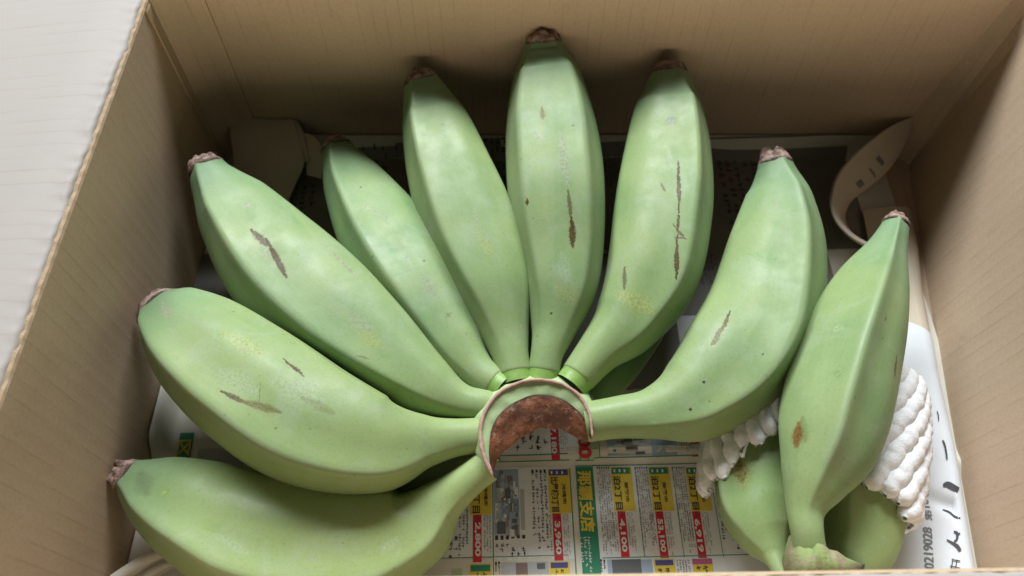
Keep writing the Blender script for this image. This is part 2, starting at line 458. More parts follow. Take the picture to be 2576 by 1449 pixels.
def finger(parent, pts, roll=0.0, tint=0.0, k=1.0, faces=(0, 96, 176, 264), sharp=20, crisp=(-45,), scars=(), collar=0, tipk=1.0, seed=0, cap=29, nr=170, na=110, squash=1.0):
    """One banana: pts run from the stalk to the tip as (view x, view y, height, width in view pixels)."""
    rows = []
    for (px, py, z, wd) in pts:
        p = at(px, py, z)
        rows.append((*p, 0.5 * wd / FPX * depth_of(p)))
    Q, L = catmull(rows, nr)
    P = Q[:, :3]; R = np.maximum(Q[:, 3], 0.0012)
    T = np.gradient(P, axis=0); T /= np.linalg.norm(T, axis=1)[:, None]
    cv = np.array((0, 0, H)) - P
    cv -= (cv * T).sum(1)[:, None] * T
    A = cv / np.linalg.norm(cv, axis=1)[:, None]
    # keep the frame smooth
    for _ in range(30):
        A[1:-1] = (A[:-2] + 2 * A[1:-1] + A[2:]) / 4
    A -= (A * T).sum(1)[:, None] * T
    A /= np.linalg.norm(A, axis=1)[:, None]
    B = np.cross(T, A)
    phi = np.linspace(0, 2 * np.pi, na, endpoint=False)
    fa = np.radians(np.array(faces) + roll)
    tl = np.linspace(0, 1, nr)
    ang = sstep(0.02, 0.30, tl) * (1 - 0.35 * sstep(0.93, 1.0, tl)) * k
    cosm = np.maximum(0, np.cos(phi[:, None] - fa[None, :]))
    poly = (cosm ** sharp).sum(1) ** (-1.0 / sharp)
    poly = poly / poly.mean()
    wk = np.full(na, 0.30)
    for cr in crisp:
        dphi = np.angle(np.exp(1j * (phi - math.radians(cr))))
        wk = np.maximum(wk, 0.30 + 0.70 * np.exp(-(dphi / 0.75) ** 2))
    poly = 1 + (poly - 1) * wk
    sil_p = lambda q: (np.max(q * np.sin(phi)), np.max(-q * np.sin(phi)))
    ridge = np.clip((poly - 1) / (poly.max() - 1), 0, 1) ** 4
    s0 = collar / FPX * depth_of(P[0]) / L if collar else 0.0
    V = np.zeros((nr, na, 3)); rg = np.zeros((nr, na)); al = np.zeros((nr, na, 3))
    tw = np.radians(10 * (nz((seed, 3.1, 0), 1.7))) * tl
    for i in range(nr):
        pr = np.maximum(1 + ang[i] * (poly - 1), 0.5)
        ep, em = sil_p(pr)
        pr = pr * 2 / (ep + em); shift = -(ep - em) / (ep + em) * R[i]
        nn = np.array([noise.noise(Vector((math.cos(f) * 1.1 + seed * 9.7, math.sin(f) * 1.1, tl[i] * 4.0))) for f in phi])
        r = R[i] * pr * (1 + 0.022 * nn)
        cph, sph = np.cos(phi + tw[i]), np.sin(phi + tw[i])
        V[i] = P[i] + (r * cph * squash)[:, None] * A[i] + (r * sph + shift)[:, None] * B[i]
        rg[i] = ridge * ang[i]
        al[i] = np.stack([np.full(na, tl[i] * L * 0.10 + seed), r * cph, r * sph], 1)
    i0 = int(s0 * nr)
    Vb = V.copy()
    if collar and i0 > 1:
        cut = Vb[i0:].copy()
        lip = P[i0] + (Vb[i0] - P[i0]) * 1.02
        inner = P[i0] + (Vb[i0] - P[i0]) * 0.90 - T[i0] * 0.0002
        Vb = np.concatenate([inner[None], (P[i0] + (Vb[i0] - P[i0]) * 0.975 - T[i0] * 0.0003)[None], cut])
        tl2 = np.concatenate([[tl[i0]] * 2, tl[i0:]])
        rg = np.concatenate([rg[i0:i0 + 1]] * 2 + [rg[i0:]]); al = np.concatenate([al[i0:i0 + 1]] * 2 + [al[i0:]])
    else:
        tl2 = tl
    m = len(Vb)
    verts = Vb.reshape(-1, 3)
    F = grid_faces(m, na, True)
    end = len(verts)
    verts = np.concatenate([verts, [P[-1] + T[-1] * R[-1] * 0.25]])
    for j in range(na):
        F.append(((m - 1) * na + j, end, (m - 1) * na + (j + 1) % na))
    # scars: put each one where the skin is
    off = np.array(parent.location)
    bvh = BVHTree.FromPolygons([tuple(x) for x in verts], [tuple(f) for f in F])
    sc = []
    def hit(px, py):
        h = bvh.ray_cast(Vector((0, 0, H)), ray(px, py))
        return h[0]
    for (ax, ay, bx, by, wd, col, amt, soft) in scars:
        a = hit(ax, ay); e = hit(bx, by)
        if a is None or e is None:
            print('scar off the skin', ax, ay, bx, by); continue
        wm = 0.68 * wd / FPX * depth_of(a)
        sc.append((a - Vector(off), e - Vector(off), wm, col, amt, soft))
    mat = banana_mat('green_banana_skin', sc, tint)
    o = mesh_obj('banana', verts, F, mat, parent, attrs={
        'tlen': np.concatenate([np.repeat(tl2, na), [1.0]]), 'ridge': np.concatenate([rg.ravel(), [0]]),
        'along': np.concatenate([al.reshape(-1, 3), al[-1].mean(0)[None]])})
    # dried flower end
    n2 = 48
    ph2 = np.linspace(0, 2 * np.pi, n2, endpoint=False)
    Rt = R[-1]; capl = cap / FPX * depth_of(P[-1])
    prof = [(-0.10, 1.02), (0.0, 1.04), (0.14, 1.01), (0.34, 0.92), (0.54, 0.80), (0.70, 0.66), (0.82, 0.48), (0.88, 0.30), (0.84, 0.12)]
    rr = []
    for q, (tz, rf) in enumerate(prof):
        for f in ph2:
            nn = noise.noise(Vector((math.cos(f) * 1.9 + seed * 5.3, math.sin(f) * 1.9, tz * 2.2)))
            n3_ = noise.noise(Vector((math.cos(f) * 5 + seed, math.sin(f) * 5, tz * 3)))
            jag = (0.60 * nn + 0.28 * n3_) * (0.25 + 0.75 * min(1, max(0, tz)))
            r = Rt * rf * (1 + (0.10 if q > 2 else 0.02) * n3_ + 0.22 * nn * max(tz, 0)) * tipk
            if q == 0: r = Rt * 1.012
            rr.append(P[-1] + T[-1] * capl * (tz * (1 + 0.85 * jag) + (0.10 * n3_ if q <= 1 else 0)) + A[-1] * r * math.cos(f) + B[-1] * r * math.sin(f))
    Fc = grid_faces(len(prof), n2, True)
    rr.append(P[-1] + T[-1] * capl * 0.72)
    for j in range(n2): Fc.append(((len(prof) - 1) * n2 + j, len(rr) - 1, (len(prof) - 1) * n2 + (j + 1) % n2))
    ring = np.zeros(len(rr)); ring[:n2] = .85; ring[n2:2 * n2] = .55
    mesh_obj('tip', rr, Fc, TIP, o, attrs={'ring': ring})
    if collar and i0 > 1:
        rows = []
        for i in range(-3, i0 + 3):
            ii = max(i, 0)
            f = 0.985 - 0.02 * math.sin(math.pi * np.clip(i / max(i0, 1), 0, 1))
            rows.append(P[ii] + (V[ii] - P[ii]) * f + T[0] * (i * L / nr if i < 0 else 0))
        mesh_obj('collar', np.concatenate(rows), grid_faces(len(rows), na, True), COL, o)
    return o, (P, R, T, A, B)

hb = at(1350, 1030, 0.0)
hand = empty('banana_hand', tuple(hb), 'large fanned hand of nine plump green bananas around a brown cut crown', 'bananas')

FING = {
 'A': dict(pts=[(1225, 1172, .126, 84), (1178, 1208, .120, 86), (1112, 1262, .106, 120), (1035, 1330, .090, 215), (860, 1385, .078, 300), (640, 1352, .076, 305), (500, 1292, .080, 262), (395, 1240, .085, 186), (325, 1200, .092, 92)],
           tint=0.55, faces=(12, 105, 190, 288), crisp=(-30,), cap=42, scars=[(352, 1190, 372, 1240, 34, (0.09, 0.11, 0.06), .38, 1.6), (408, 1242, 428, 1236, 24, (0.24, 0.36, 0.09), .5, .9), (540, 1345, 620, 1390, 24, PALE, 0.20, .6), (1010, 1350, 960, 1385, 18, PALE, 0.23, .5)]),
 'B': dict(pts=[(1222, 1094, .132, 90), (1145, 1101, .136, 96), (1075, 1110, .140, 132), (955, 1120, .146, 246), (785, 1068, .148, 316), (632, 970, .146, 314), (512, 876, .142, 268), (436, 808, .141, 186), (408, 782, .141, 126)],
           tint=0.42, faces=(12, 105, 190, 288), crisp=(-30,), cap=42, scars=[(556, 984, 612, 1012, 11, OLIVE, 1.0, .2), (600, 1008, 705, 1038, 17, TAN, .65, .4), (712, 903, 766, 946, 8, OLIVE, 1.0, .2),
                           (560, 935, 640, 985, 50, PALE, 0.26, 1.3), (690, 960, 800, 1010, 60, PALE, 0.25, 1.4), (560, 840, 660, 890, 34, YEL, .45, 1.2), (410, 760, 425, 800, 22, (0.30, 0.26, 0.20), .5, .8), (760, 1000, 840, 1040, 20, TAN, .3, .6), (650, 1020, 655, 960, 3, DARK, .35, .3)]),
 'C': dict(pts=[(1245, 1024, .134, 84), (1165, 1012, .137, 90), (1088, 978, .136, 150), (962, 895, .130, 246), (830, 795, .126, 298), (700, 672, .128, 284), (592, 535, .142, 204), (540, 462, .155, 124), (522, 428, .160, 92)],
           tint=0.12, faces=(22, 115, 200, 299), crisp=(-20,), cap=42, scars=[(655, 590, 690, 660, 30, GREY, .45, .8), (632, 578, 672, 618, 15, OLIVE, 1.0, .25), (668, 600, 722, 698, 13, OLIVE, 1.0, .2), (610, 515, 632, 520, 16, GREY, .6, .6),
                           (880, 790, 930, 830, 40, GREY, .4, .7), (820, 620, 900, 700, 10, (0.29, 0.27, 0.22), .5, .6), (905, 840, 960, 870, 40, YEL, .3, .8), (900, 895, 930, 905, 5, OLIVE, .4, .4)]),
 'D': dict(pts=[(1254, 972, .137, 82), (1200, 935, .134, 100), (1150, 880, .128, 158), (1055, 735, .118, 250), (960, 590, .112, 226), (887, 465, .110, 156), (856, 398, .113, 98), (848, 374, .117, 80)],
           collar=15, faces=(22, 115, 200, 299), crisp=(-20,), scars=[(906, 470, 908, 472, 8, DARK, .8, .2), (915, 515, 985, 560, 14, GREY, .45, .6), (1065, 655, 1070, 658, 7, DARK, .6, .3), (1060, 690, 1090, 740, 26, GREY, .4, .7), (1125, 790, 1130, 795, 20, OLIVE, .35, .7), (1010, 640, 1030, 655, 14, GREY, .4, .6)]),
 'E': dict(pts=[(1297, 950, .140, 84), (1286, 900, .143, 90), (1272, 845, .142, 122), (1240, 735, .142, 205), (1188, 600, .140, 246), (1132, 440, .150, 218), (1090, 305, .163, 166), (1067, 228, .184, 108), (1060, 203, .192, 88)],
           collar=15, tint=0.25, faces=(17, 108, 200, 293), crisp=(-25,), scars=[(1110, 310, 1115, 315, 8, GREY, .6, .4), (1205, 590, 1235, 640, 30, YEL, .35, .8), (1190, 520, 1200, 560, 14, GREY, .3, .7), (1310, 818, 1312, 822, 10, (0.38, 0.30, 0.16), .9, .2)]),
 'F': dict(pts=[(1366, 944, .141, 80), (1376, 890, .148, 82), (1392, 830, .150, 112), (1408, 740, .154, 176), (1410, 640, .158, 216), (1400, 500, .170, 244), (1387, 330, .178, 234), (1376, 195, .206, 176), (1369, 132, .226, 114), (1367, 104, .237, 88)],
           collar=15, tint=0.15, faces=(0, 72, 144, 216, 288), crisp=(-36, 36), cap=30, scars=[(1430, 478, 1436, 550, 10, OLIVE, .75, .3), (1438, 545, 1441, 622, 14, OLIVE, 1.0, .2), (1408, 330, 1428, 470, 20, GREY, .55, .5), (1440, 314, 1441, 316, 6, DARK, .9, .1), (1385, 786, 1387, 789, 7, DARK, .9, .1),
                           (1325, 500, 1326, 516, 9, OLIVE, 1.0, .3), (1362, 270, 1366, 300, 10, TAN, .6, .4), (1345, 330, 1362, 350, 12, GREY, .5, .5), (1415, 640, 1425, 700, 40, PALE, 0.23, .8), (1400, 720, 1450, 760, 40, YEL, .35, .8)]),
 'G': dict(pts=[(1446, 958, .140, 90), (1505, 886, .145, 112), (1575, 812, .145, 172), (1640, 690, .147, 234), (1668, 535, .152, 244), (1680, 400, .158, 222), (1684, 275, .176, 172), (1684, 205, .196, 110), (1683, 182, .203, 88)],
           collar=15, tint=0.25, faces=(347, 72, 170, 255), crisp=(30,), scars=[(1706, 405, 1709, 520, 8, OLIVE, 1.0, .05), (1709, 500, 1704, 612, 6, OLIVE, 1.0, .05), (1703, 600, 1702, 702, 10, OLIVE, 1.0, .1), (1692, 562, 1722, 600, 5, BRN, .8, .2), (1697, 596, 1728, 602, 4, BRN, .8, .2),
                           (1663, 460, 1674, 482, 6, BRN, .7, .3), (1572, 672, 1570, 728, 10, OLIVE, .75, .3), (1683, 300, 1694, 310, 22, (0.23, 0.27, 0.24), .75, .3), (1555, 740, 1640, 780, 50, YEL, .5, .8), (1680, 370, 1690, 420, 10, PALE, 0.26, .5)]),
 'H': dict(pts=[(1474, 1062, .130, 100), (1555, 1050, .136, 106), (1640, 1040, .133, 130), (1735, 1008, .130, 212), (1835, 928, .126, 286), (1915, 800, .122, 282), (1955, 630, .126, 238), (1962, 505, .136, 165), (1954, 438, .146, 102), (1950, 414, .150, 84)],
           tint=0.22, faces=(345, 70, 170, 255), crisp=(28,), cap=42, scars=[(1830, 790, 1795, 870, 44, PALE, 0.23, .8), (1836, 782, 1818, 830, 9, TAN, 1.0, .2), (1818, 822, 1792, 868, 14, TAN, .75, .3), (1918, 890, 1922, 892, 7, DARK, .85, .1), (1602, 948, 1610, 956, 12, OLIVE, .6, .4), (1611, 975, 1612, 1000, 8, OLIVE, .7, .3),
                           (1734, 1029, 1740, 1031, 9, DARK, .9, .1), (1770, 958, 1772, 964, 7, DARK, .9, .1), (1785, 1010, 1787, 1012, 5, DARK, .8, .1), (1885, 640, 1960, 655, 30, (0.16, 0.30, 0.10), .45, .8), (2040, 600, 2042, 740, 8, (0.29, 0.27, 0.22), .6, .5), (1640, 1060, 1720, 1085, 10, PALE, 0.26, .5)]),
}
FR = {}
for i, (k_, d) in enumerate(FING.items()):
    o_, FR[k_] = finger(hand, seed=i + 1, **d)
# the row of fingers underneath, of which little shows
finger(hand, [(1470, 1040, .085, 84), (1522, 968, .078, 92), (1562, 905, .066, 116), (1612, 800, .058, 140), (1645, 680, .06, 140), (1655, 560, .07, 110), (1655, 500, .08, 60)], roll=20, seed=21, collar=0)
finger(hand, [(1240, 1120, .085, 84), (1160, 1160, .075, 90), (1080, 1190, .066, 110), (940, 1180, .058, 170), (760, 1100, .056, 180), (620, 1000, .06, 120), (560, 940, .07, 70)], roll=20, seed=22, collar=0)

# ---- crown of the hand
def crown_cut_mat():
    m, nt, b = new_mat('brown_cut')
    g = G(nt)
    o = g.obj()
    f = g.noise(o, 420, 6, 0.7); f2 = g.noise(o, 110, 4, 0.6); f3 = g.noise(o, 1500, 4, 0.7)
    c = g.mix(g.ramp(f2, (0.38, 0.62)), (0.12, 0.045, 0.024), (0.29, 0.105, 0.046))
    c = g.mix(g.ramp(f, (0.52, 0.66)), c, (0.36, 0.20, 0.125))
    c = g.mix(g.math('MULTIPLY', g.ramp(f3, (0.50, 0.66)), 0.65), c, (0.040, 0.020, 0.014))
    e = g.attr('edge', 'Fac')
    c = g.mix(e, c, (0.028, 0.022, 0.016))
    nt.links.new(c, b.inputs['Base Color'])
    b.inputs['Roughness'].default_value = 0.55
    nt.links.new(g.bump(g.math('ADD', f, f3), 0.45, 0.0010), b.inputs['Normal'])
    return m

def curve2(pts, n):
    return catmull([(x, y, 0.0) for x, y in pts], n)[0][:, :2]

NT = 150
pink = curve2([(1240, 1200), (1213, 1130), (1212, 1060), (1240, 1005), (1285, 972), (1345, 957), (1410, 966), (1458, 998), (1483, 1045), (1491, 1105)], NT)
band = curve2([(1238, 1196), (1232, 1125), (1241, 1070), (1266, 1035), (1303, 1010), (1348, 995), (1405, 1002), (1446, 1028), (1474, 1062), (1488, 1100)], NT)
brow = curve2([(1240, 1204), (1250, 1160), (1275, 1130), (1300, 1111), (1330, 1090), (1365, 1077), (1408, 1080), (1436, 1094), (1458, 1106), (1487, 1112)], NT)
nrm = np.gradient(pink, axis=0); nrm /= np.linalg.norm(nrm, axis=1)[:, None]
out = np.stack([nrm[:, 1], -nrm[:, 0]], 1)
e_ = np.sin(np.pi * np.linspace(0, 1, NT)) ** 0.4
zr = .160 - .014 * (1 - e_)
def row(px, z):
    return np.array([at(a, b_, zz) for (a, b_), zz in zip(px, np.broadcast_to(z, (NT,)))])
def loft(rows, sub):
    rows = np.array(rows)
    r = np.linspace(0, len(rows) - 1, sub)
    i = np.minimum(r.astype(int), len(rows) - 2); f = (r - i)[:, None, None]
    return rows[i] * (1 - f) + rows[i + 1] * f
rim_r = row(pink, zr)
band_r = row(band, zr - .006)
brow_r = row(brow, zr - .026)
GRN = plain('crown_green', (0.40, 0.52, 0.27), 0.5, 0.25, 260, 0.35, 0.3)
V = loft([row(pink + out * 36 * e_[:, None], zr - .060), row(pink + out * 26 * e_[:, None], zr - .016), row(pink + out * 8 * e_[:, None], zr - .006), rim_r,
          row(pink * .45 + band * .55, zr - .004), band_r - np.array((0, 0, .0004)), row(brow * .7 + band * .3, zr - .036), row(brow + out * 20, zr - .060), row(pink + out * 10, zr - .080)], 40)
for a in range(V.shape[0]):
    for b_ in range(NT):
        V[a, b_] += np.array((nz(V[a, b_] + 5, 180), nz(V[a, b_] + 9, 180), nz(V[a, b_], 180))) * 0.0005
nr_ = V.shape[0]
F = grid_faces(nr_, NT)
F += [(j, j + 1, (nr_ - 1) * NT + j + 1, (nr_ - 1) * NT + j) for j in range(NT - 1)]
F += [[i * NT for i in range(nr_)], [i * NT + NT - 1 for i in range(nr_)]]
crown = mesh_obj('crown', V.reshape(-1, 3), F, GRN, hand)
Vc = loft([band_r + np.array((0, 0, .0008)), row(brow * .25 + band * .75, zr - .008), row(brow * .6 + band * .4, zr - .016), brow_r, row(brow + out * 8, zr - .050)], 26)
edge = np.zeros((26, NT))
for a in range(26):
    for b_ in range(NT):
        p = Vc[a, b_].copy()
        q = 0.0018 if 0 < a else 0.0006
        Vc[a, b_] += np.array((0.2 * nz(p + 3, 300), nz(p, 200) + .35 * nz(p, 800), nz(p + 7, 200) + .35 * nz(p + 2, 800))) * q * 0.30
        edge[a, b_] = max(0, 1 - a / 2.2) * (0.6 + 0.6 * nz(p, 150)) + 0.55 * max(0, (a - 21) / 4.0)
mesh_obj('cut_face', Vc.reshape(-1, 3), grid_faces(26, NT), crown_cut_mat(), crown, attrs={'edge': np.clip(edge, 0, 1).ravel()})

def tube(path, rad, na=10, seed=0.0, bump=0.0, bs=300, flat=1.0):
    path = np.asarray(path, float); n = len(path)
    rad = np.broadcast_to(rad, (n,))
    T = np.gradient(path, axis=0); T /= np.linalg.norm(T, axis=1)[:, None] + 1e-12
    up = np.array((0, 0, 1.0))
    A = np.cross(T, up); A /= np.linalg.norm(A, axis=1)[:, None] + 1e-9
    B = np.cross(A, T)
    V = []
    for i in range(n):
        for j in range(na):
            f = 2 * math.pi * j / na
            d = A[i] * math.cos(f) + B[i] * math.sin(f) * flat
            p = path[i] + d * rad[i]
            if bump: p = p + d * rad[i] * bump * (nz(p + seed, bs))
            V.append(p)
    F = grid_faces(n, na, True)
    F += [tuple(range(na))[::-1], tuple((n - 1) * na + j for j in range(na))]
    return np.array(V), F

PINK = plain('pink_scar', (0.43, 0.275, 0.225), 0.8, 0.5, 420, 0.2, 0.6)
rr_ = (np.linspace(0, 1, NT) < 2) * (4.9 + 2.4 * np.clip(1 - np.linspace(0, 1, NT) * 3.2, 0, 1)) / FPX * 0.87 * H
rr_ = rr_ * (0.35 + 0.65 * np.clip(e_ * 1.2, 0, 1))
V, F = tube(rim_r + np.array((0, 0, .0003)), rr_, 12, 1.0, 0.45, 300)
mesh_obj('rim', V, F, PINK, crown)
# dry fibre hanging under the lowest stalk
pth, _ = catmull([at(1222, 1205, .115), at(1205, 1232, .10), at(1175, 1258, .085), at(1150, 1278, .07), at(1140, 1310, .06)], 30)
V, F = tube(pth[:, :3], np.linspace(4.5, 1.6, 30) / FPX * H, 8, 2.0, 0.6, 500, 0.5)
mesh_obj('dry_fibre', V, F, plain('dry_fibre', (0.46, 0.36, 0.22), 0.8, 0.25, 600), crown)

# ---- the small hand of three in the right corner
hb2 = at(2060, 1420, 0.0)
hand2 = empty('banana_hand', tuple(hb2), 'small hand of three green bananas with a torn crown beside the right wall', 'bananas')
finger(hand2, [(2045, 1425, .135, 84), (2031, 1340, .155, 80), (2027, 1282, .158, 96), (2045, 1215, .162, 158), (2076, 1125, .165, 234), (2103, 1020, .166, 262), (2136, 900, .166, 250), (2168, 800, .164, 222), (2200, 710, .162, 170), (2232, 628, .164, 98), (2250, 578, .166, 68), (2253, 566, .166, 64)],
       tint=.12, faces=(326, 52, 140, 235), crisp=(9,), k=1.1, seed=31, collar=0, cap=36, scars=[(2010, 1065, 2003, 1122, 28, RUST, .85, .5), (2018, 1050, 2025, 1110, 22, TAN, .35, .7), (2108, 925, 2112, 945, 36, (0.20, 0.28, 0.11), .55, .7), (2256, 895, 2250, 950, 9, BRN, .8, .3), (2105, 820, 2115, 830, 30, (0.28, 0.36, 0.16), .4, .8), (2230, 800, 2225, 805, 5, BRN, .6, .3), (2222, 850, 2220, 852, 5, BRN, .6, .3), (2150, 1000, 2152, 1002, 4, DARK, .5, .3)])
_, FRQ = finger(hand2, [(1972, 1452, .105, 40), (1958, 1425, .100, 44), (1948, 1396, .092, 72), (1926, 1348, .082, 138), (1902, 1275, .074, 184), (1900, 1180, .072, 190), (1930, 1060, .072, 184), (1985, 920, .076, 130), (2015, 840, .08, 60)],
       tint=.35, roll=10, seed=32, collar=0, scars=[(1862, 1160, 1866, 1208, 30, (0.12, 0.055, 0.014), .92, .5), (1868, 1150, 1870, 1225, 40, (0.22, 0.24, 0.06), .5, .7)])
_, FRR = finger(hand2, [(2100, 1462, .085, 74), (2128, 1425, .08, 150), (2156, 1350, .074, 196), (2172, 1240, .072, 208), (2195, 1100, .072, 200), (2226, 980, .074, 140), (2240, 930, .076, 70)], cap=5, tint=.5, roll=35, seed=33, collar=0)

# torn stub of the small hand
def stub():
    m, nt, b = new_mat('torn_stalk')
    g = G(nt); o = g.obj()
    f = g.noise(g.vec('MULTIPLY', o, (1, 2.5, 1)), 260, 5, 0.65); f2 = g.noise(o, 90, 3)
    c = g.mix(g.ramp(f, (0.35, 0.68)), (0.32, 0.25, 0.170), (0.215, 0.235, 0.11))
    c = g.mix(g.ramp(f2, (0.42, 0.58)), c, (0.225, 0.285, 0.10))
    c = g.mix(g.attr('dark', 'Fac'), c, (0.05, 0.03, 0.025))
    nt.links.new(c, b.inputs['Base Color']); b.inputs['Roughness'].default_value = 0.8
    nt.links.new(g.bump(f, 0.5, 0.001), b.inputs['Normal'])
    n = 60; R = []
    top = [(1985, 1346), (1998, 1350), (2020, 1364), (2042, 1372), (2054, 1360), (2070, 1366), (2086, 1382), (2106, 1386), (2128, 1402), (2156, 1414), (2176, 1420)]
    bot = [(1966, 1412), (1975, 1440), (2000, 1466), (2030, 1470), (2060, 1472), (2080, 1472), (2100, 1470), (2115, 1468), (2135, 1462), (2158, 1444), (2172, 1430)]
    def lin(p):
        p = np.array(p, float); s = np.linspace(0, len(p) - 1, n)
        return np.stack([np.interp(s, range(len(p)), p[:, 0]), np.interp(s, range(len(p)), p[:, 1])], 1)
    tp, bt = lin(top), lin(bot)
    dk = []
    prof = [(0.10, .120), (0.0, .150), (0.02, .162), (0.15, .172), (0.4, .176), (0.7, .170), (1.0, .150), (1.0, .11), (0.6, .095)]
    for (f, z) in prof:
        for j in range(n):
            q = tp[j] * (1 - f) + bt[j] * f
            s = j / (n - 1)
            zz = z * (1 - 0.30 * abs(2 * s - 1) ** 3) + 0.006 * noise.noise(Vector((j * .22, f * 4, 0)))
            R.append(at(q[0], q[1], zz))
            dk.append(max(0, (s - 0.86) / 0.14))
    k = len(prof)
    F = grid_faces(k, n) + [(j, j + 1, (k - 1) * n + j + 1, (k - 1) * n + j) for j in range(n - 1)]
    F += [[i * n for i in range(k)], [i * n + n - 1 for i in range(k)]]
    mesh_obj('crown', R, F, m, hand2, attrs={'dark': dk})
stub()

# ------------------------------------------------------------------ foam nets
def foam_mat():
    m, nt, b = new_mat('white_foam')
    g = G(nt); o = g.obj()
    f = g.noise(o, 700, 3, 0.6)
    nt.links.new(g.mix(f, (0.74, 0.75, 0.76), (0.86, 0.87, 0.88)), b.inputs['Base Color'])
    b.inputs['Roughness'].default_value = 0.6
    b.inputs['Subsurface Weight'].default_value = 0.15
    b.inputs['Subsurface Scale'].default_value = 0.004
    b.inputs['Subsurface Radius'].default_value = (1, 1, 1)
    nt.links.new(g.bump(f, 0.5, 0.0009), b.inputs['Normal'])
    return m
FOAM = foam_mat()

def sleeve(fr, n, s0, s1, twist, rad, slant, label, phase=0.0, amp=0.10, off=0.010):
    """A foam net sleeve round a banana: n strands, joined to their neighbours in turn."""
    P, R, T, A, B = fr
    base = P[int(len(P) * s0)].copy(); base[2] = 0
    e = empty('foam_net', tuple(base), label, 'foam net', 'foam nets under the small hand of bananas')
    N = len(P); m = 110
    for k in range(n):
        f0 = 2 * math.pi * k / n + phase
        sa = s0 + slant * math.sin(f0) + 0.012 * ((k * 7) % 3 - 1)
        s = np.linspace(sa, s1, m)
        ph = f0 + twist * (s - s0) + amp * np.sin((s - s0) * 62 + (math.pi if k % 2 else 0))
        i = np.clip(s * (N - 1), 0, N - 1.001); i0 = i.astype(int); fr_ = (i - i0)[:, None]
        ip = lambda X: X[i0] * (1 - fr_) + X[i0 + 1] * fr_
        Pp, Aa, Bb = ip(P), ip(A), ip(B)
        r = (R[i0] * (1 - fr_[:, 0]) + R[i0 + 1] * fr_[:, 0])
        r = np.maximum(r, R.max() * 0.55) * 1.03 + off * H
        path = Pp + (r * np.cos(ph))[:, None] * Aa + (r * np.sin(ph))[:, None] * Bb
        path[:, 2] = np.maximum(path[:, 2], rad * H + 0.0012)
        rr = rad * H * (1 + 0.035 * np.cos((s - s0) * 124 + k)) * (1 + 0.12 * np.exp(-(s - sa) / 0.03))
        q_ = np.clip(np.arange(m) / 8.0, 0.03, 1); rr = rr * np.sqrt(1 - (1 - q_) ** 2)
        V, F = tube(path, rr, 14, k * 3.0, 0.10, 260)
        mesh_obj('strand', V, F, FOAM, e)
    # thin web that joins the strands
    mw, nw = 40, 90
    V = []
    for a in range(mw):
        for j in range(nw):
            f0 = 2 * math.pi * j / nw
            sa = s0 + slant * math.sin(f0) + 0.030 + 0.012 * math.sin(f0 * n)
            s_ = sa + (s1 - sa) * a / (mw - 1)
            i0 = int(min(s_ * (N - 1), N - 2))
            ph = f0 + phase + twist * (s_ - s0)
            r = max(R[i0], R.max() * 0.55) * 1.03 + off * H - 0.0006
            p = P[i0] + r * math.cos(ph) * A[i0] + r * math.sin(ph) * B[i0]
            p[2] = max(p[2], 0.0022)
            V.append(p)
    o = mesh_obj('web', V, [f for f in grid_faces(mw, nw, True) if random.random() > 0.30], FOAM, e)
    md = o.modifiers.new('thickness', 'SOLIDIFY'); md.thickness = 0.0012; md.offset = -1
    return e
sleeve(FRR, 17, 0.38, 0.95, 2.4, 0.0125, -0.07, 'white foam net with thick ribs between the small bananas and the white newspaper', 0.1, 0.025, 0.003)
sleeve(FRQ, 22, 0.45, 0.92, -3.0, 0.0098, 0.15, 'white foam net with scalloped edge round the banana with a dark brown oval mark', 0.2, 0.035, 0.012)

# ------------------------------------------------------------------ newspaper
def paper_mat(name, col, var=0.06, rough=0.7):
    m, nt, b = new_mat(name)
    g = G(nt); o = g.obj()
    f = g.noise(o, 1300, 3, 0.6); f2 = g.noise(o, 30, 3)
    c = g.mix(f2, tuple(x * (1 - var) for x in col), tuple(min(1, x * (1 + var)) for x in col))
    c = g.mix(g.math('MULTIPLY', f, 0.14), c, tuple(x * 0.62 for x in col))
    nt.links.new(c, b.inputs['Base Color']); b.inputs['Roughness'].default_value = rough
    b.inputs['Specular IOR Level'].default_value = 0.3
    nt.links.new(g.bump(f2, 0.25, 0.004), b.inputs['Normal'])
    return m
CREAM = paper_mat('cream_newsprint', (0.61, 0.59, 0.51))
WHITE = paper_mat('white_newsprint', (0.62, 0.65, 0.68))
PANEL = paper_mat('panel_white', (0.65, 0.68, 0.695))
BEIGE = paper_mat('beige_newsprint', (0.50, 0.44, 0.34))
INK = paper_mat('black_ink', (0.055, 0.055, 0.06))
GINK = paper_mat('grey_ink', (0.17, 0.17, 0.18))
GREEN = paper_mat('green_ink', (0.035, 0.215, 0.125), 0.1, 0.45)
PGREEN = paper_mat('pale_green_ink', (0.42, 0.52, 0.34))
YELLOW = paper_mat('yellow_ink', (0.64, 0.50, 0.06), 0.1)
RED = paper_mat('red_ink', (0.54, 0.03, 0.045), 0.1)
PURPLE = paper_mat('purple_ink', (0.075, 0.075, 0.24), 0.1)
PINKI = paper_mat('magenta_ink', (0.44, 0.10, 0.22), 0.1)
BLUE = paper_mat('blue_grey_ink', (0.20, 0.27, 0.36), 0.15)
PH1 = paper_mat('photo_grey', (0.40, 0.42, 0.43), 0.1)
PH2 = paper_mat('photo_dark', (0.12, 0.13, 0.135), 0.15)
PH3 = paper_mat('photo_brown', (0.21, 0.16, 0.14), 0.15)
PHB = paper_mat('photo_sky', (0.30, 0.38, 0.48), 0.1)

